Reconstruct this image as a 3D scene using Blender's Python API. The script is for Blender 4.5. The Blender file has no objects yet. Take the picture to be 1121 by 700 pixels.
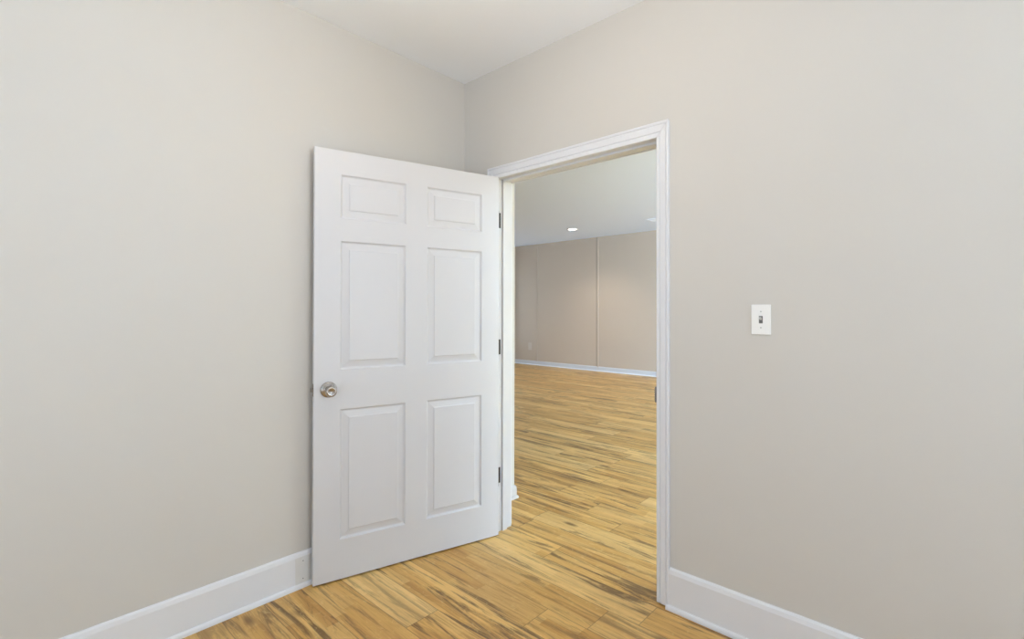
import bpy, bmesh, math
from mathutils import Vector, Matrix

# ------------------------------------------------------------------ camera, world, lights, exposure
SC = bpy.context.scene
COL = SC.collection
SC.view_settings.view_transform = 'Standard'
SC.view_settings.look = 'None'
SC.view_settings.gamma = 1.0
SC.view_settings.use_curve_mapping = False
SC.view_settings.exposure = 0.04

F_PX, PW = 534.31773, 1121.0
CAM = Vector((2.28646, -1.97221, 1.26953))
YAW, PITCH, ROLL = 0.72556, 0.00752, 0.00134
fwd = Vector((-math.sin(YAW) * math.cos(PITCH), math.cos(YAW) * math.cos(PITCH), math.sin(PITCH)))
rgt = Vector((math.cos(YAW), math.sin(YAW), 0))
up = rgt.cross(fwd)
cr, sr = math.cos(ROLL), math.sin(ROLL)
rgt, up = cr * rgt + sr * up, -sr * rgt + cr * up
cd = bpy.data.cameras.new('camera')
cam = bpy.data.objects.new('camera', cd)
COL.objects.link(cam)
cd.sensor_fit = 'HORIZONTAL'
cd.sensor_width = 36.0
cd.lens = 36.0 * F_PX / PW
cd.shift_x = -19.14991 / PW
cd.shift_y = -12.95898 / PW
cd.clip_start = 0.02
m3 = Matrix((rgt, up, -fwd)).transposed()
cam.matrix_world = Matrix.Translation(CAM) @ m3.to_4x4()
SC.camera = cam

W = bpy.data.worlds.new('sky')
SC.world = W
W.use_nodes = True
W.node_tree.nodes['Background'].inputs['Color'].default_value = (0.80, 0.90, 1.0, 1)
W.node_tree.nodes['Background'].inputs['Strength'].default_value = 0.3


def area(name, loc, size, aim, power, col):
    d = bpy.data.lights.new(name, 'AREA')
    d.shape = 'RECTANGLE'
    d.size, d.size_y = size
    d.energy = power
    d.color = col
    o = bpy.data.objects.new(name, d)
    COL.objects.link(o)
    o.location = loc
    o.rotation_euler = Vector(aim).to_track_quat('-Z', 'Y').to_euler()
    return o


# daylight lamps for the two rooms, plus added fill lamps that lift the ceilings (each lamp stands outside its window)
DAY = (0.55, 0.77, 1.0)
DAY2 = (0.76, 0.88, 1.0)
FILL_UP = (0.84, 0.92, 1.0)
area('daylight_bedroom_window', (2.2, -4.62, 1.45), (2.6, 1.6), (-0.1, 1, -0.25), 38, DAY)
area('up_fill_bedroom_window', (2.2, -4.75, 0.75), (2.6, 1.0), (-0.15, 1, 1.6), 100, FILL_UP)  # added upward fill to brighten the bedroom ceiling
area('daylight_bedroom_side_window', (4.52, -0.95, 1.45), (1.6, 1.6), (-1, 0.1, -0.3), 17, DAY)  # stands outside the side window added to light the corner
area('up_fill_side_window', (4.65, -0.95, 0.75), (1.7, 1.0), (-1, 0.1, 1.6), 72, FILL_UP)  # added upward fill for the ceiling and the corner
area('daylight_living_side_window', (-6.12, 5.55, 1.5), (2.2, 2.0), (1, 0, 0), 14, DAY2)
area('daylight_living_added_opening', (7.5, -0.12, 1.25), (3.8, 2.3), (0, 1, 0), 470, DAY2)  # stands outside an opening added to light the far room
area('blue_fill_living_opening', (7.5, -0.14, 0.65), (3.6, 1.2), (0, 1, 0), 3500, (0.40, 0.68, 1.0))  # added strong blue fill that cools and brightens the far ceiling
pl = bpy.data.lights.new('bedroom_warm_fill', 'POINT')  # added warm fill lamp, unseen and without a fixture
pl.energy = 11
pl.color = (1.0, 0.87, 0.72)
pl.shadow_soft_size = 0.18
po = bpy.data.objects.new('bedroom_warm_fill', pl)
COL.objects.link(po)
po.location = (1.25, -1.1, 2.38)
dsp = bpy.data.lights.new('downlight_beam', 'SPOT')
dsp.energy = 100
dsp.color = (1.0, 0.92, 0.82)
dsp.spot_size = math.radians(130)
dsp.spot_blend = 0.8
dsp.shadow_soft_size = 0.07
for x, y in ((-3.33, 5.60), (0.6, 5.6)):  # second beam is added, with no fixture there
    so = bpy.data.objects.new('downlight_beam', dsp)
    COL.objects.link(so)
    so.location = (x, y, 2.835)

# ------------------------------------------------------------------ helpers


def tag(o, label=None, cat=None, group=None, kind=None):
    if label: o['label'] = label
    if cat: o['category'] = cat
    if group: o['group'] = group
    if kind: o['kind'] = kind
    return o


def empty(name, loc=(0, 0, 0), rz=0.0):
    o = bpy.data.objects.new(name, None)
    o.empty_display_size = 0.1
    COL.objects.link(o)
    o.location = loc
    o.rotation_euler = (0, 0, rz)
    return o


def obj(name, bm, mat, parent=None, smooth=False):
    bmesh.ops.remove_doubles(bm, verts=bm.verts, dist=1e-6)
    bmesh.ops.recalc_face_normals(bm, faces=bm.faces)
    me = bpy.data.meshes.new(name)
    bm.to_mesh(me)
    bm.free()
    me.materials.append(mat)
    if smooth:
        for p in me.polygons: p.use_smooth = True
    o = bpy.data.objects.new(name, me)
    COL.objects.link(o)
    if parent: o.parent = parent
    return o


def box(bm, a, b, bev=0.0, seg=1):
    x0, y0, z0 = a
    x1, y1, z1 = b
    r = bmesh.ops.create_cube(bm, size=1.0)
    vs = r['verts']
    for v in vs:
        v.co = Vector(((x0 + x1) / 2 + v.co.x * (x1 - x0), (y0 + y1) / 2 + v.co.y * (y1 - y0), (z0 + z1) / 2 + v.co.z * (z1 - z0)))
    if bev:
        es = list({e for v in vs for e in v.link_edges})
        bmesh.ops.bevel(bm, geom=es, offset=bev, segments=seg, profile=0.5, affect='EDGES')


def sweep(bm, path, prof, caps=True):
    """path: list of (origin, outward, upward) frames; prof: closed list of (out, up) pairs."""
    rings = []
    for o, a, b in path:
        o, a, b = Vector(o), Vector(a), Vector(b)
        rings.append([bm.verts.new(o + a * p + b * q) for p, q in prof])
    n = len(prof)
    for r0, r1 in zip(rings, rings[1:]):
        for i in range(n):
            j = (i + 1) % n
            bm.faces.new((r0[i], r0[j], r1[j], r1[i]))
    if caps:
        bm.faces.new(rings[0][::-1])
        bm.faces.new(rings[-1])


def lathe(bm, prof, axis='Y', n=40, at=(0, 0, 0)):
    """prof: list of (radius, height along axis)."""
    at = Vector(at)
    rings = []
    for r, h in prof:
        ring = []
        for k in range(n):
            t = 2 * math.pi * k / n
            c, s = r * math.cos(t), r * math.sin(t)
            p = {'Y': (c, h, s), 'Z': (c, s, h), 'X': (h, c, s)}[axis]
            ring.append(bm.verts.new(at + Vector(p)))
        rings.append(ring)
    for a, b in zip(rings, rings[1:]):
        for k in range(n):
            j = (k + 1) % n
            bm.faces.new((a[k], a[j], b[j], b[k]))
    bm.faces.new(rings[0][::-1])
    bm.faces.new(rings[-1])


# ------------------------------------------------------------------ materials


def mat(name, col, rough=0.5, metal=0.0, spec=0.5, bump=0.0, bscale=200.0, var=0.0, vscale=2.0):
    m = bpy.data.materials.new(name)
    m.use_nodes = True
    nt = m.node_tree
    b = nt.nodes['Principled BSDF']
    b.inputs['Base Color'].default_value = (*col, 1)
    b.inputs['Roughness'].default_value = rough
    b.inputs['Metallic'].default_value = metal
    b.inputs['Specular IOR Level'].default_value = spec
    tc = nt.nodes.new('ShaderNodeTexCoord')
    if bump:
        n = nt.nodes.new('ShaderNodeTexNoise')
        n.inputs['Scale'].default_value = bscale
        n.inputs['Detail'].default_value = 3
        nt.links.new(tc.outputs['Object'], n.inputs['Vector'])
        bp = nt.nodes.new('ShaderNodeBump')
        bp.inputs['Strength'].default_value = bump
        bp.inputs['Distance'].default_value = 0.002
        nt.links.new(n.outputs['Fac'], bp.inputs['Height'])
        nt.links.new(bp.outputs['Normal'], b.inputs['Normal'])
    if var:
        n2 = nt.nodes.new('ShaderNodeTexNoise')
        n2.inputs['Scale'].default_value = vscale
        nt.links.new(tc.outputs['Object'], n2.inputs['Vector'])
        mx = nt.nodes.new('ShaderNodeMix')
        mx.data_type = 'RGBA'
        mx.inputs['A'].default_value = (*[c * (1 - var) for c in col], 1)
        mx.inputs['B'].default_value = (*[min(1, c * (1 + var)) for c in col], 1)
        nt.links.new(n2.outputs['Fac'], mx.inputs['Factor'])
        nt.links.new(mx.outputs['Result'], b.inputs['Base Color'])
    return m


M_WALL = mat('greige_wall_paint', (0.640, 0.608, 0.566), 0.75, spec=0.25, bump=0.08, bscale=260, var=0.012, vscale=3)
M_HALL = mat('taupe_panel_wall', (0.55, 0.43, 0.328), 0.7, spec=0.25, bump=0.06, bscale=260, var=0.012)
M_CEIL = mat('ceiling_white', (0.925, 0.935, 0.96), 0.9, spec=0.1, bump=0.35, bscale=120)
M_SEAM = mat('panel_seam_shadow_brown', (0.26, 0.22, 0.18), 0.8)  # dark strip colour stands in for the shadow gap beside a batten
M_IVORY = mat('outlet_ivory', (0.60, 0.50, 0.41), 0.4)
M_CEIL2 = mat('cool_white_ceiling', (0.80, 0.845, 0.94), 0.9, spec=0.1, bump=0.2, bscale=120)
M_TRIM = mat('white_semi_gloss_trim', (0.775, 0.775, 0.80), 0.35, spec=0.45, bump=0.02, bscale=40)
M_TRIM_DIM = mat('white_trim_dimmed', (0.62, 0.595, 0.59), 0.38, spec=0.45, bump=0.02, bscale=40)  # trim white darkened to offset strong light on side jambs and far-room baseboards
M_DOOR = mat('white_door_paint', (0.66, 0.648, 0.662), 0.38, spec=0.45, bump=0.03, bscale=90)
M_PATCH = mat('unpainted_filler', (0.72, 0.71, 0.69), 0.7, spec=0.2, var=0.04, vscale=30)
M_NICKEL = mat('satin_nickel', (0.40, 0.365, 0.335), 0.27, metal=1.0, bump=0.01, bscale=300)
M_BRONZE = mat('dark_bronze_hinge', (0.035, 0.028, 0.024), 0.45, metal=0.6)
M_DARK = mat('dark_hole', (0.06, 0.05, 0.045), 0.8)
M_PLATE = mat('switch_plastic', (0.88, 0.87, 0.85), 0.35)
M_SLOT = mat('switch_slot_grey', (0.15, 0.145, 0.14), 0.6)
M_TOGGLE = mat('toggle_plastic', (0.60, 0.59, 0.57), 0.4)


def lamp_mat(name, col, s):
    m = bpy.data.materials.new(name)
    m.use_nodes = True
    b = m.node_tree.nodes['Principled BSDF']
    b.inputs['Base Color'].default_value = (0.9, 0.9, 0.9, 1)
    b.inputs['Emission Color'].default_value = (*col, 1)
    b.inputs['Emission Strength'].default_value = s
    return m


M_BULB = lamp_mat('lit_lens', (1.0, 0.93, 0.84), 9.0)


def glass_mat():
    m = bpy.data.materials.new('window_glass')
    m.use_nodes = True
    nt = m.node_tree
    nt.nodes.remove(nt.nodes['Principled BSDF'])
    t = nt.nodes.new('ShaderNodeBsdfTransparent')
    g = nt.nodes.new('ShaderNodeBsdfGlossy')
    g.inputs['Roughness'].default_value = 0.02
    mx = nt.nodes.new('ShaderNodeMixShader')
    mx.inputs[0].default_value = 0.06
    nt.links.new(t.outputs[0], mx.inputs[1])
    nt.links.new(g.outputs[0], mx.inputs[2])
    nt.links.new(mx.outputs[0], nt.nodes['Material Output'].inputs[0])
    return m


M_GLASS = glass_mat()

PLANK_W, PLANK_L, PLANK_Y0 = 0.159, 1.22, -0.035


def floor_mat():
    m = bpy.data.materials.new('laminate_oak_planks')
    m.use_nodes = True
    nt = m.node_tree
    N, L = nt.nodes, nt.links
    bsdf = N['Principled BSDF']

    def math_(op, a, b=None, c=None, clamp=False):
        n = N.new('ShaderNodeMath')
        n.operation = op
        n.use_clamp = clamp
        for i, v in enumerate((a, b, c)):
            if v is None: continue
            if isinstance(v, (int, float)): n.inputs[i].default_value = v
            else: L.new(v, n.inputs[i])
        return n.outputs[0]

    def comb(x, y, z=0.0):
        n = N.new('ShaderNodeCombineXYZ')
        for i, v in enumerate((x, y, z)):
            if isinstance(v, (int, float)): n.inputs[i].default_value = v
            else: L.new(v, n.inputs[i])
        return n.outputs[0]

    def white(v):
        n = N.new('ShaderNodeTexWhiteNoise')
        n.noise_dimensions = '3D'
        L.new(v, n.inputs['Vector'])
        return n.outputs['Value']

    def noise(v, scale=1.0, detail=3, dist=0.0, rough=0.5):
        n = N.new('ShaderNodeTexNoise')
        n.inputs['Scale'].default_value = scale
        n.inputs['Detail'].default_value = detail
        n.inputs['Distortion'].default_value = dist
        n.inputs['Roughness'].default_value = rough
        L.new(v, n.inputs['Vector'])
        return n.outputs['Fac']

    def smooth(v, a, b):
        n = N.new('ShaderNodeMapRange')
        n.interpolation_type = 'SMOOTHSTEP'
        L.new(v, n.inputs['Value'])
        n.inputs['From Min'].default_value = a
        n.inputs['From Max'].default_value = b
        return n.outputs['Result']

    def mix(f, a, b, blend='MIX'):
        n = N.new('ShaderNodeMix')
        n.data_type = 'RGBA'
        n.blend_type = blend
        for k, v in (('Factor', f), ('A', a), ('B', b)):
            s = n.inputs[k]
            if k == 'Factor' and isinstance(v, (int, float)): n.inputs['Factor'].default_value = v
            elif isinstance(v, tuple): n.inputs[k].default_value = (*v, 1)
            else: L.new(v, n.inputs[k])
        return n.outputs['Result']

    tc = N.new('ShaderNodeTexCoord')
    sp = N.new('ShaderNodeSeparateXYZ')
    L.new(tc.outputs['Object'], sp.inputs[0])
    x, y = sp.outputs[0], sp.outputs[1]
    vy = math_('DIVIDE', math_('SUBTRACT', y, PLANK_Y0), PLANK_W)
    row = math_('FLOOR', vy)
    fy = math_('FRACT', vy)
    off = white(comb(row, 3.7, 1.3))
    vx = math_('ADD', math_('DIVIDE', math_('SUBTRACT', x, 1.302), PLANK_L), math_('MULTIPLY', off, math_('GREATER_THAN', math_('ABSOLUTE', math_('ADD', row, 1.0)), 0.5)))
    cell = math_('FLOOR', vx)
    fx = math_('FRACT', vx)
    r1 = white(comb(row, cell, 0.17))
    r2 = white(comb(row, cell, 5.31))
    # shifted pattern space, one shift per plank
    px = math_('ADD', x, math_('MULTIPLY', r1, 37.0))
    py = math_('ADD', y, math_('MULTIPLY', r2, 19.0))
    broad = noise(comb(math_('MULTIPLY', px, 1.3), math_('MULTIPLY', py, 13.0)), 1.0, 3, 0.8)
    streak = noise(comb(math_('MULTIPLY', px, 1.25), math_('MULTIPLY', py, 15.0), 7.0), 1.0, 6, 1.3, 0.66)
    vein = noise(comb(math_('MULTIPLY', px, 2.6), math_('MULTIPLY', py, 44.0), 5.0), 1.0, 5, 1.0, 0.62)
    fine = noise(comb(math_('MULTIPLY', px, 7.0), math_('MULTIPLY', py, 190.0), 3.0), 1.0, 3, 0.3)
    fig = noise(comb(math_('MULTIPLY', px, 26.0), math_('MULTIPLY', py, 40.0), 9.0), 1.0, 3, 1.5)
    # printed short strips inside each board
    sy = math_('FLOOR', math_('MULTIPLY', vy, 3.0))
    sx = math_('FLOOR', math_('ADD', math_('MULTIPLY', x, 2.7), math_('MULTIPLY', white(comb(sy, 1.0, 2.0)), 9.0)))
    strip = white(comb(sx, sy, 8.8))
    c = mix(smooth(broad, 0.28, 0.72), (0.530, 0.267, 0.065), (0.827, 0.495, 0.149))
    c = mix(math_('MULTIPLY', smooth(strip, 0.2, 0.9), 0.48), c, (0.912, 0.612, 0.226))
    c = mix(math_('MULTIPLY', r1, 0.36), c, (0.445, 0.230, 0.061))
    c = mix(math_('MULTIPLY', smooth(vein, 0.50, 0.66), 0.50), c, (0.360, 0.173, 0.044))
    r3 = white(comb(row, cell, 9.4))
    c = mix(math_('MULTIPLY', smooth(r3, 0.55, 0.95), 0.42), c, (0.93, 0.68, 0.30))
    dk = math_('MULTIPLY', smooth(streak, 0.51, 0.63), math_('ADD', 0.40, math_('MULTIPLY', r2, 0.50)))
    c = mix(dk, c, (0.155, 0.083, 0.031))
    c = mix(math_('MULTIPLY', smooth(fine, 0.48, 0.75), 0.28), c, (0.318, 0.158, 0.043))
    c = mix(math_('MULTIPLY', smooth(fig, 0.56, 0.74), 0.20), c, (0.950, 0.734, 0.325))
    vor = N.new('ShaderNodeTexVoronoi')
    vor.inputs['Scale'].default_value = 1.0
    L.new(comb(math_('MULTIPLY', px, 2.2), math_('MULTIPLY', py, 6.5)), vor.inputs['Vector'])
    knot = math_('SUBTRACT', 1.0, smooth(vor.outputs['Distance'], 0.03, 0.16))
    c = mix(math_('MULTIPLY', knot, 0.75), c, (0.127, 0.063, 0.021))
    # joints
    ey = math_('MULTIPLY', math_('MINIMUM', fy, math_('SUBTRACT', 1.0, fy)), PLANK_W)
    ex = math_('MULTIPLY', math_('MINIMUM', fx, math_('SUBTRACT', 1.0, fx)), PLANK_L)
    e = math_('MINIMUM', ex, ey)
    joint = math_('SUBTRACT', 1.0, smooth(e, 0.0003, 0.0024))
    c = mix(math_('MULTIPLY', joint, 0.62), c, (0.12, 0.06, 0.022))
    L.new(c, bsdf.inputs['Base Color'])
    rg = math_('ADD', 0.27, math_('MULTIPLY', fine, 0.16))
    L.new(rg, bsdf.inputs['Roughness'])
    bsdf.inputs['Specular IOR Level'].default_value = 0.35
    bp = N.new('ShaderNodeBump')
    bp.inputs['Strength'].default_value = 0.12
    bp.inputs['Distance'].default_value = 0.002
    h = math_('SUBTRACT', math_('MULTIPLY', fine, 0.3), joint)
    L.new(h, bp.inputs['Height'])
    L.new(bp.outputs['Normal'], bsdf.inputs['Normal'])
    return m


M_FLOOR = floor_mat()

# ------------------------------------------------------------------ the setting
H, HH = 2.667, 2.855            # bedroom and living room ceiling heights
XR, YB = 4.30, -4.40            # bedroom right and back walls
XL2, XR2, YF = -5.93, 9.9, 6.768          # living room left and far walls
WT = 0.125                      # door wall thickness
JL, JR, JH = 0.285, 1.281, 2.035  # opening
YC = 0.452                      # outside corner where the wall beyond the doorway ends

b = bmesh.new()
box(b, (XL2 - 0.12, YB - 0.12, -0.06), (XR2 + 0.12, YF + 0.12, 0))
tag(obj('floor', b, M_FLOOR), 'honey oak laminate plank floor running through the doorway into the next room', 'floor', kind='structure')

b = bmesh.new()
box(b, (0, YB, H), (XR, 0, H + 0.10))
tag(obj('ceiling', b, M_CEIL), 'white textured ceiling above the open door', 'ceiling', kind='structure')
b = bmesh.new()
box(b, (XL2, YC, HH), (XR2, YF, HH + 0.10))
box(b, (0, WT, HH), (XR2, YC, HH + 0.10))
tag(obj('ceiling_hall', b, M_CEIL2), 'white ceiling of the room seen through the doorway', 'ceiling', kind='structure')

b = bmesh.new()
box(b, (-0.12, YB, 0), (0, YC, HH + 0.10))
tag(obj('wall_left', b, M_WALL), 'plain greige wall on the left behind the open door', 'wall', kind='structure')


def wall_open(bm, axis, lo, hi, t0, t1, top, holes):
    """wall along an axis between lo and hi, thickness t0..t1, with rectangular holes (a, b, z0, z1)."""
    def bb(a, c, z0, z1):
        if c - a < 1e-6 or z1 - z0 < 1e-6: return
        if axis == 'x': box(bm, (a, t0, z0), (c, t1, z1))
        else: box(bm, (t0, a, z0), (t1, c, z1))
    cur = lo
    for a, c, z0, z1 in holes:
        bb(cur, a, 0, top)
        bb(a, c, 0, z0)
        bb(a, c, z1, top)
        cur = c
    bb(cur, hi, 0, top)


b = bmesh.new()
wall_open(b, 'x', 0, XR2, 0, WT, HH + 0.10, [(JL - 0.018, JR + 0.018, 0, JH + 0.018), (5.7, 9.3, 0.05, 2.2)])
tag(obj('wall_front', b, M_WALL), 'greige wall holding the doorway and the light switch', 'wall', kind='structure')
b = bmesh.new()
wall_open(b, 'x', -0.12, XR + 0.12, YB - 0.12, YB, HH + 0.10, [(1.0, 3.4, 0.75, 2.15)])
tag(obj('wall_back', b, M_WALL), 'greige wall behind the camera with a window', 'wall', kind='structure')
b = bmesh.new()
wall_open(b, 'y', YB, 0, XR, XR + 0.12, HH + 0.10, [(-1.65, -0.25, 0.75, 2.15)])
tag(obj('wall_right', b, M_WALL), 'greige wall on the right outside the picture', 'wall', kind='structure')
b = bmesh.new()
box(b, (XR2, 0, 0), (XR2 + 0.12, YF, HH + 0.10))
tag(obj('wall_far_right', b, M_HALL), 'taupe side wall at the right end of the next room', 'wall', kind='structure')
b = bmesh.new()
box(b, (XL2, YC - 0.12, 0), (-0.12, YC, HH + 0.10))
tag(obj('wall_partition', b, M_HALL), 'taupe wall of the next room hidden behind the left wall', 'wall', kind='structure')
b = bmesh.new()
box(b, (XL2 - 0.12, YF, 0), (XR2 + 0.12, YF + 0.12, HH + 0.10))
wf = obj('wall_far', b, M_HALL)
tag(wf, 'taupe panelled far wall seen through the doorway', 'wall', kind='structure')
for i, x in enumerate((-5.225, -3.520, -1.815, -0.11, 1.595, 3.3, 5.005, 6.71)):
    b = bmesh.new()
    w = 0.012 if i == 0 else 0.020
    box(b, (x - w, YF - 0.010, 0.0), (x + w, YF, HH), 0.002)
    bt = obj('batten', b, M_HALL, wf)
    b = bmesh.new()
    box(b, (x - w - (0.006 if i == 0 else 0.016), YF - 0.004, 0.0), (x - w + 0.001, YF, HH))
    tag(obj('seam', b, M_HALL if i == 0 else M_SEAM, bt), 'strip painted dark as the shadow gap beside the batten' if i else None)
b = bmesh.new()
WY0, WY1, WZ0, WZ1 = 4.55, 6.60, 0.55, 2.25
wall_open(b, 'y', YC - 0.12, YF, XL2 - 0.12, XL2, HH + 0.10, [(WY0, WY1, WZ0, WZ1)])
tag(obj('wall_far_left', b, M_HALL), 'taupe side wall at the left end of the next room', 'wall', kind='structure')


def window(name, label, axis, lo, hi, z0, z1, face, inward):
    """framed two-sash window in an opening; face = room side of wall, inward = +1/-1 into the room."""
    root = empty(name)
    tag(root, label, 'window', kind='structure')

    def bb(bm, a, c, d0, d1, u, v, bev=0.002):
        d0, d1 = sorted((face + inward * d0, face + inward * d1))
        if axis == 'x': box(bm, (a, d0, u), (c, d1, v), bev)
        else: box(bm, (d0, a, u), (d1, c, v), bev)
    bm = bmesh.new()
    for a, c, u, v in ((lo, lo + .05, z0, z1), (hi - .05, hi, z0, z1), (lo + .05, hi - .05, z0, z0 + .05), (lo + .05, hi - .05, z1 - .05, z1),
                       (lo + .05, hi - .05, (z0 + z1) / 2 - .025, (z0 + z1) / 2 + .025), ((lo + hi) / 2 - .03, (lo + hi) / 2 + .03, z0 + .05, z1 - .05)):
        bb(bm, a, c, -0.09, -0.04, u, v)
    obj('sash_frame', bm, M_TRIM, root)
    bm = bmesh.new()
    bb(bm, lo + .03, hi - .03, -0.068, -0.064, z0 + .03, z1 - .03, 0)
    obj('pane', bm, M_GLASS, root)
    bm = bmesh.new()
    for a, c, u, v in ((lo - .06, lo, z0, z1 + .06), (hi, hi + .06, z0, z1 + .06), (lo, hi, z1, z1 + .06)):
        bb(bm, a, c, 0.0, 0.016, u, v)
    obj('window_casing', bm, M_TRIM, root)
    bm = bmesh.new()
    bb(bm, lo - .085, hi + .085, -0.04, 0.055, z0 - .025, z0, 0.004)
    bb(bm, lo - .06, hi + .06, 0.0, 0.016, z0 - .085, z0 - .025)
    obj('window_sill', bm, M_TRIM, root)
    return root


window('window_1', 'white framed window at the far left end of the next room', 'y', WY0, WY1, WZ0, WZ1, XL2, 1)
window('window_2', 'white framed window in the wall behind the camera', 'x', 1.0, 3.4, 0.75, 2.15, YB, 1)
window('window_3', 'unseen white framed window added in the right wall to light the corner', 'y', -1.65, -0.25, 0.75, 2.15, XR, -1)  # added unseen window, set across from the corner to light it
window('window_4', 'unseen tall glazed opening added at the right end to light the next room', 'x', 5.7, 9.3, 0.05, 2.2, WT, 1)  # added unseen opening, placed to light the far wall but not the door

# ------------------------------------------------------------------ baseboards


def base_prof(h, t=0.012):
    return [(0, 0), (t, 0), (t, h - 0.022), (t * 0.92, h - 0.018), (t * 0.72, h - 0.007), (t * 0.35, h - 0.001), (0.0, h)]


SHOE = [(0.0, 0.0), (0.0105, 0.0), (0.0105, 0.006), (0.0095, 0.012), (0.0065, 0.0172), (0.0025, 0.0198), (0.0, 0.020)]


def shoe_prof(t=0.012):
    return [(t + p, q) for p, q in SHOE]


Z = (0, 0, 1)
b = bmesh.new()
sweep(b, [((0, YB, 0), (1, 0, 0), Z), ((0, -0.001, 0), (1, 0, 0), Z)], base_prof(0.162))
bl = obj('baseboard_left', b, M_TRIM)
tag(bl, 'tall white baseboard along the left wall running behind the door', 'baseboard', kind='structure')
b = bmesh.new()
sweep(b, [((0, YB, 0), (1, 0, 0), Z), ((0, -0.001, 0), (1, 0, 0), Z)], shoe_prof())
obj('shoe_moulding', b, M_TRIM, bl)
b = bmesh.new()
box(b, (0.0115, -1.010, 0.0165), (0.0126, -0.895, 0.141), 0.0003)
pt = tag(obj('filler_patch', b, M_PATCH, bl), 'grey unpainted patch with two nail holes')
b = bmesh.new()
for z in (0.1205, 0.0395):
    lathe(b, [(0.0022, 0.0124), (0.0022, 0.0129)], 'X', 12, (0, -0.9755, z))
obj('nail_hole', b, M_DARK, pt)

XO = 1.3446
b = bmesh.new()
sweep(b, [((XO - 0.006, 0, 0), (0, -1, 0), Z), ((XR, 0, 0), (0, -1, 0), Z)], [(p, q) for p, q in base_prof(0.174, 0.0145)])
br = obj('baseboard_front', b, M_TRIM)
tag(br, 'tall white baseboard right of the doorway under the light switch', 'baseboard', kind='structure')
b = bmesh.new()
sweep(b, [((XO - 0.010, 0, 0), (0, -1, 0), Z), ((XR, 0, 0), (0, -1, 0), Z)], shoe_prof(0.0145))
obj('shoe_moulding', b, M_TRIM, br)

b = bmesh.new()
s2 = 1.0
fr = [((0, WT, 0), (1, 0, 0), Z), ((0, YC, 0), (1, 1, 0), Z), ((-4.0, YC, 0), (0, 1, 0), Z)]
sweep(b, fr, base_prof(0.088))
bh = obj('baseboard_hall', b, M_TRIM_DIM)
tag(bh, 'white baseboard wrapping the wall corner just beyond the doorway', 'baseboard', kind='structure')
b = bmesh.new()
sweep(b, fr, shoe_prof())
obj('shoe_moulding', b, M_TRIM_DIM, bh)

bf = empty('baseboard_far', (0, YF, 0))
tag(bf, 'white baseboard along the taupe far wall in the next room', 'baseboard', kind='structure')
for i, (x0, x1, t) in enumerate(((XL2, -5.238, 0.012), (-5.236, -3.526, 0.016), (-3.514, -1.822, 0.016), (-1.81, XR2, 0.016))):
    b = bmesh.new()
    sweep(b, [((x0, 0, 0), (0, -1, 0), Z), ((x1, 0, 0), (0, -1, 0), Z)], base_prof(0.098, t))
    sg = obj('board', b, M_TRIM_DIM, bf)
    b = bmesh.new()
    sweep(b, [((x0, 0, 0), (0, -1, 0), Z), ((x1, 0, 0), (0, -1, 0), Z)], shoe_prof(t))
    obj('shoe_moulding', b, M_TRIM, sg)

# ------------------------------------------------------------------ door frame
frame = empty('trim_1', (JL, 0, 0))
tag(frame, 'white moulded door frame with mitred casing around the open doorway', 'door frame', kind='structure')


def fobj(name, bm, m, parent=frame):
    bmesh.ops.translate(bm, verts=bm.verts, vec=(-JL, 0, 0))
    return obj(name, bm, m, parent)


b = bmesh.new()
box(b, (JL - 0.018, 0.0, 0.0), (JL, WT, JH + 0.018), 0.0012)
box(b, (JL - 0.001, 0.042, 0.0), (JL + 0.011, 0.078, JH), 0.0015)
fobj('side_jamb', b, M_TRIM_DIM)
b = bmesh.new()
box(b, (JR, 0.0, 0.0), (JR + 0.018, WT, JH + 0.018), 0.0012)
box(b, (JR - 0.011, 0.042, 0.0), (JR + 0.001, 0.078, JH), 0.0015)
fobj('side_jamb', b, M_TRIM_DIM)
b = bmesh.new()
box(b, (JL, 0.0, JH), (JR, WT, JH + 0.018), 0.0012)
box(b, (JL + 0.011, 0.042, JH - 0.011), (JR - 0.011, 0.078, JH + 0.001), 0.0015)
fobj('head_jamb', b, M_TRIM)

CASE = [(0.0, 0.0), (0.0, 0.0075), (0.0015, 0.0095), (0.008, 0.0105), (0.014, 0.0105), (0.0165, 0.0065), (0.0195, 0.0065), (0.022, 0.0115),
        (0.034, 0.0125), (0.044, 0.0140), (0.0465, 0.0108), (0.0490, 0.0150), (0.054, 0.0165), (0.057, 0.0160), (0.0586, 0.0140), (0.0586, 0.0)]
CI_L, CI_R, CI_T = JL - 0.006, 1.2859, 2.0298


def casing(face, n):
    """three mitred lengths on one side of the wall; face = wall plane y, n = outward direction."""
    zb = 0.009
    wd = CASE[-1][0]
    yv = (0, n, 0)
    sc = (2.0968 - CI_T) / wd            # the head length is a touch wider
    for side in (-1, 1):
        x0 = CI_L if side < 0 else CI_R
        bm = bmesh.new()
        rings = []
        lo = [bm.verts.new((x0 + side * p, face + n * q, zb)) for p, q in CASE]
        hi = [bm.verts.new((x0 + side * p, face + n * q, CI_T + p * sc - 0.0010)) for p, q in CASE]
        k = len(CASE)
        for i in range(k):
            j = (i + 1) % k
            bm.faces.new((lo[i], lo[j], hi[j], hi[i]))
        bm.faces.new(lo)
        bm.faces.new(hi)
        fobj('side_casing', bm, M_TRIM)
    bm = bmesh.new()
    lo = [bm.verts.new((CI_L - p + 0.0004, face + n * q, CI_T + p * sc + 0.0010)) for p, q in CASE]
    hi = [bm.verts.new((CI_R + p - 0.0004, face + n * q, CI_T + p * sc + 0.0010)) for p, q in CASE]
    k = len(CASE)
    for i in range(k):
        j = (i + 1) % k
        bm.faces.new((lo[i], lo[j], hi[j], hi[i]))
    bm.faces.new(lo)
    bm.faces.new(hi)
    fobj('head_casing', bm, M_TRIM)


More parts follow.
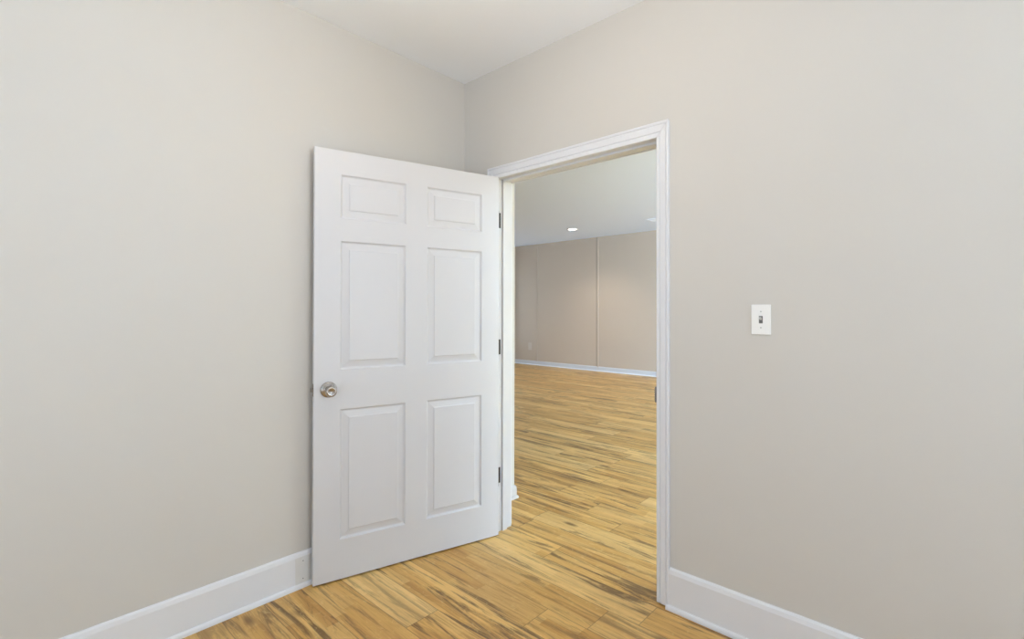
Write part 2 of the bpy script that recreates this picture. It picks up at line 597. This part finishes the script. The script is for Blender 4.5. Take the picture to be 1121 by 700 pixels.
casing(0.0, -1)
casing(WT, 1)
b = bmesh.new()
box(b, (JR - 0.0015, -0.010, 0.872), (JR + 0.0002, 0.034, 0.940), 0.0004)
box(b, (JR - 0.0022, -0.0125, 0.878), (JR - 0.0002, -0.0085, 0.934), 0.0005)
fobj('strike_plate', b, M_NICKEL)

# ------------------------------------------------------------------ door
DW, DZ0, DZ1, DT = 0.9676, 0.008, 2.030, 0.035
door = empty('door_1', (0.32382, -0.02129, 0), -1.84779)
tag(door, 'white six panel door standing open against the left wall', 'door', kind='structure')
PU = [(0.107, 0.4255), (0.536, 0.8530)]
PZ = [(0.192, 0.8067), (0.9925, 1.6023), (1.7085, 1.9172)]
# moulding profile: inset from the panel's outer edge, height below the door face
MP = [(0.0, 0.0), (0.0020, -0.0010), (0.0040, -0.0045), (0.0065, -0.0080), (0.0095, -0.0092), (0.0125, -0.0095),
      (0.0250, -0.0072), (0.0385, -0.0042), (0.0400, -0.0036), (0.0408, -0.0014), (0.0420, -0.0008)]
FI = MP[-1][0]


def rect(u0, u1, z0, z1, d):
    return [(u0 + d, z0 + d), (u1 - d, z0 + d), (u1 - d, z1 - d), (u0 + d, z1 - d)]


b = bmesh.new()
us = sorted({0.0, DW, *[v for p in PU for v in p]})
zs = sorted({DZ0, DZ1, *[v for p in PZ for v in p]})
for side in (1, -1):
    y0 = 0.0 if side > 0 else -DT
    for i in range(len(us) - 1):
        for j in range(len(zs) - 1):
            hole = any(abs(us[i] - p[0]) < 1e-6 for p in PU) and any(abs(zs[j] - q[0]) < 1e-6 for q in PZ)
            if hole:
                rs = [[b.verts.new((u, y0 + side * h, z)) for u, z in rect(us[i], us[i + 1], zs[j], zs[j + 1], d)] for d, h in MP]
                for r0, r1 in zip(rs, rs[1:]):
                    for k in range(4):
                        l = (k + 1) % 4
                        b.faces.new((r0[k], r0[l], r1[l], r1[k]))
                if side < 0: b.faces.new(rs[-1])
            else:
                b.faces.new([b.verts.new((u, y0, z)) for u, z in rect(us[i], us[i + 1], zs[j], zs[j + 1], 0)])
# edges
for i in range(len(us) - 1):
    for z in (DZ0, DZ1):
        b.faces.new([b.verts.new(p) for p in ((us[i], 0, z), (us[i + 1], 0, z), (us[i + 1], -DT, z), (us[i], -DT, z))])
for j in range(len(zs) - 1):
    for u in (0.0, DW):
        b.faces.new([b.verts.new(p) for p in ((u, 0, zs[j]), (u, 0, zs[j + 1]), (u, -DT, zs[j + 1]), (u, -DT, zs[j]))])
slab = obj('slab', b, M_DOOR, door)
bv = slab.modifiers.new('eased_edges', 'BEVEL')
bv.width = 0.0012
bv.segments = 2
bv.limit_method = 'ANGLE'
bv.angle_limit = math.radians(80)
for u0, u1 in PU:
    for z0, z1 in PZ:
        b = bmesh.new()
        o_ = [b.verts.new((u, MP[-1][1], z)) for u, z in rect(u0, u1, z0, z1, FI)]
        i_ = [b.verts.new((u, 0.0, z)) for u, z in rect(u0, u1, z0, z1, FI + 0.0015)]
        k_ = [b.verts.new((u, -0.012, z)) for u, z in rect(u0, u1, z0, z1, FI)]
        b.faces.new(i_)
        b.faces.new(k_)
        for k in range(4):
            l = (k + 1) % 4
            b.faces.new((o_[k], o_[l], i_[l], i_[k]))
            b.faces.new((k_[k], k_[l], o_[l], o_[k]))
        obj('raised_panel', b, M_DOOR, door)

KU, KZ = 0.9035, 0.9035
for s, y0, ln in ((1, 0.0, 1.24), (-1, -DT, 0.66)):
    b = bmesh.new()
    kp = [(0.006, 0.004), (0.0125, 0.006), (0.0118, 0.014), (0.0112, 0.022), (0.0125, 0.027), (0.0175, 0.033), (0.0225, 0.039), (0.0252, 0.046), (0.0255, 0.052),
          (0.0240, 0.0575), (0.0205, 0.0605), (0.0165, 0.0610), (0.010, 0.0592), (0.004, 0.0582), (0.0004, 0.0580)]
    lathe(b, [(r, y0 + s * h * ln) for r, h in kp], 'Y', 48, (KU, 0, KZ))
    kn = tag(obj('knob', b, M_NICKEL, door, True), 'satin nickel door knob')
    b = bmesh.new()
    rp = [(0.0365, 0.0), (0.0370, 0.003), (0.0355, 0.006), (0.031, 0.0085), (0.022, 0.0100), (0.019, 0.0115), (0.015, 0.0125), (0.0135, 0.012), (0.0004, 0.012)]
    lathe(b, [(r, y0 + s * h) for r, h in rp], 'Y', 48, (KU, 0, KZ))
    obj('rosette', b, M_NICKEL, kn, True)
b = bmesh.new()
box(b, (DW - 0.0003, -DT / 2 - 0.0125, KZ - 0.0285), (DW + 0.0016, -DT / 2 + 0.0125, KZ + 0.0285), 0.0006)
lp = tag(obj('latch_plate', b, M_NICKEL, door), 'metal latch plate on the door edge')
b = bmesh.new()
pr = [(DW + 0.001, -0.0255), (DW + 0.012, -0.0255), (DW + 0.012, -0.0225), (DW + 0.001, -0.0095)]
lo = [b.verts.new((u, v, KZ - 0.009)) for u, v in pr]
hi = [b.verts.new((u, v, KZ + 0.009)) for u, v in pr]
for i in range(4):
    j = (i + 1) % 4
    b.faces.new((lo[i], lo[j], hi[j], hi[i]))
b.faces.new(lo)
b.faces.new(hi)
obj('latch_bolt', b, M_NICKEL, lp)
# hinges: one leaf let into the door edge, one lying on the jamb, knuckle at the pin
inv = (Matrix.Translation(Vector((0.32382, -0.02129, 0))) @ Matrix.Rotation(-1.84779, 4, 'Z')).inverted()
for z0, z1 in ((0.281, 0.371), (1.021, 1.107), (1.751, 1.839)):
    b = bmesh.new()
    box(b, (JL - 0.0002, -0.004, z0), (JL + 0.0022, 0.0300, z1), 0.0006)     # leaf on the jamb (world frame)
    bmesh.ops.transform(b, matrix=inv, verts=b.verts)
    box(b, (-0.0022, -DT + 0.001, z0), (0.0002, -0.0015, z1), 0.0006)                 # leaf on the door edge
    hg = tag(obj('hinge', b, M_BRONZE, door), 'dark bronze hinge')
    b = bmesh.new()
    pin = inv @ Vector((JL + 0.0030, -0.0080, 0))
    lathe(b, [(0.002, z0 - 0.004), (0.0045, z0 - 0.002), (0.0045, z1 + 0.002), (0.002, z1 + 0.004)], 'Z', 16, (pin.x, pin.y, 0))
    obj('hinge_pin', b, M_BRONZE, hg, True)

# ------------------------------------------------------------------ small things
sw = empty('light_switch', (1.7147, 0, 1.2392))
tag(sw, 'white single toggle light switch on the greige wall right of the doorway', 'light switch')
b = bmesh.new()
box(b, (-0.0352, -0.0062, -0.0572), (0.0352, 0.0, 0.0572), 0.0028, 3)
plate = obj('cover_plate', b, M_PLATE, sw)
b = bmesh.new()
box(b, (-0.0068, -0.0068, -0.0140), (0.0068, -0.0055, 0.0140), 0.0003)
obj('toggle_slot', b, M_SLOT, sw)
b = bmesh.new()
pr = [(-0.0062, -0.002), (-0.0062, 0.0070), (-0.0155, 0.0098), (-0.0160, 0.0050)]
for s in (1,):
    lo = [b.verts.new((-0.0036, y, z)) for y, z in pr]
    hi = [b.verts.new((0.0036, y, z)) for y, z in pr]
    for i in range(4):
        j = (i + 1) % 4
        b.faces.new((lo[i], lo[j], hi[j], hi[i]))
    b.faces.new(lo)
    b.faces.new(hi)
obj('toggle', b, M_TOGGLE, sw)
for z in (0.0305, -0.0305):
    b = bmesh.new()
    lathe(b, [(0.0031, -0.0058), (0.0031, -0.0068), (0.0018, -0.0073), (0.0004, -0.0074)], 'Y', 16, (0, 0, z))
    obj('screw', b, M_TOGGLE, sw, True)

ot = empty('wall_outlet', (-5.447, YF, 0.433))
tag(ot, 'small wall outlet low on the taupe far wall left of the first seam', 'outlet')
b = bmesh.new()
box(b, (-0.052, -0.008, -0.085), (0.052, 0.0, 0.085), 0.003, 2)
obj('cover_plate', b, M_IVORY, ot)
for z in (0.038, -0.038):
    b = bmesh.new()
    box(b, (-0.026, -0.0105, z - 0.024), (0.026, -0.0070, z + 0.024), 0.0015)
    obj('socket', b, M_IVORY, ot)

dl = empty('ceiling_downlight', (-3.33, 5.60, HH))
tag(dl, 'lit round recessed downlight in the ceiling of the next room', 'ceiling light')
b = bmesh.new()
lathe(b, [(0.105, 0.0), (0.105, -0.006), (0.096, -0.011), (0.084, -0.009), (0.080, -0.002), (0.080, 0.0)], 'Z', 40)
obj('trim_ring', b, M_TRIM, dl, True)
b = bmesh.new()
lathe(b, [(0.080, -0.001), (0.079, -0.005), (0.06, -0.008), (0.0004, -0.009)], 'Z', 40)
obj('lens', b, M_BULB, dl, True)

vt = empty('ceiling_vent', (-1.58, 5.74, HH))
tag(vt, 'white louvred ceiling vent half hidden by the right door casing', 'vent')
b = bmesh.new()
for a, c in (((-0.19, -0.11, -0.014), (0.19, -0.085, 0)), ((-0.19, 0.085, -0.008), (0.19, 0.11, 0)), ((-0.19, -0.085, -0.014), (-0.165, 0.085, 0)), ((0.165, -0.085, -0.008), (0.19, 0.085, 0))):
    box(b, a, c, 0.001)
obj('vent_frame', b, M_TRIM, vt)
b = bmesh.new()
box(b, (-0.165, -0.085, -0.001), (0.165, 0.085, 0.0))
obj('duct_opening', b, M_SLOT, vt)
for k in range(7):
    y = -0.07 + k * 0.0233
    b = bmesh.new()
    v = [b.verts.new(p) for p in ((-0.165, y - 0.008, -0.002), (0.165, y - 0.008, -0.002), (0.165, y + 0.006, -0.009), (-0.165, y + 0.006, -0.009),
                                  (-0.165, y - 0.007, -0.001), (0.165, y - 0.007, -0.001), (0.165, y + 0.007, -0.008), (-0.165, y + 0.007, -0.008))]
    for f in ((0, 1, 2, 3), (4, 5, 6, 7), (0, 1, 5, 4), (1, 2, 6, 5), (2, 3, 7, 6), (3, 0, 4, 7)):
        b.faces.new([v[i] for i in f])
    obj('slat', b, M_TRIM, vt)
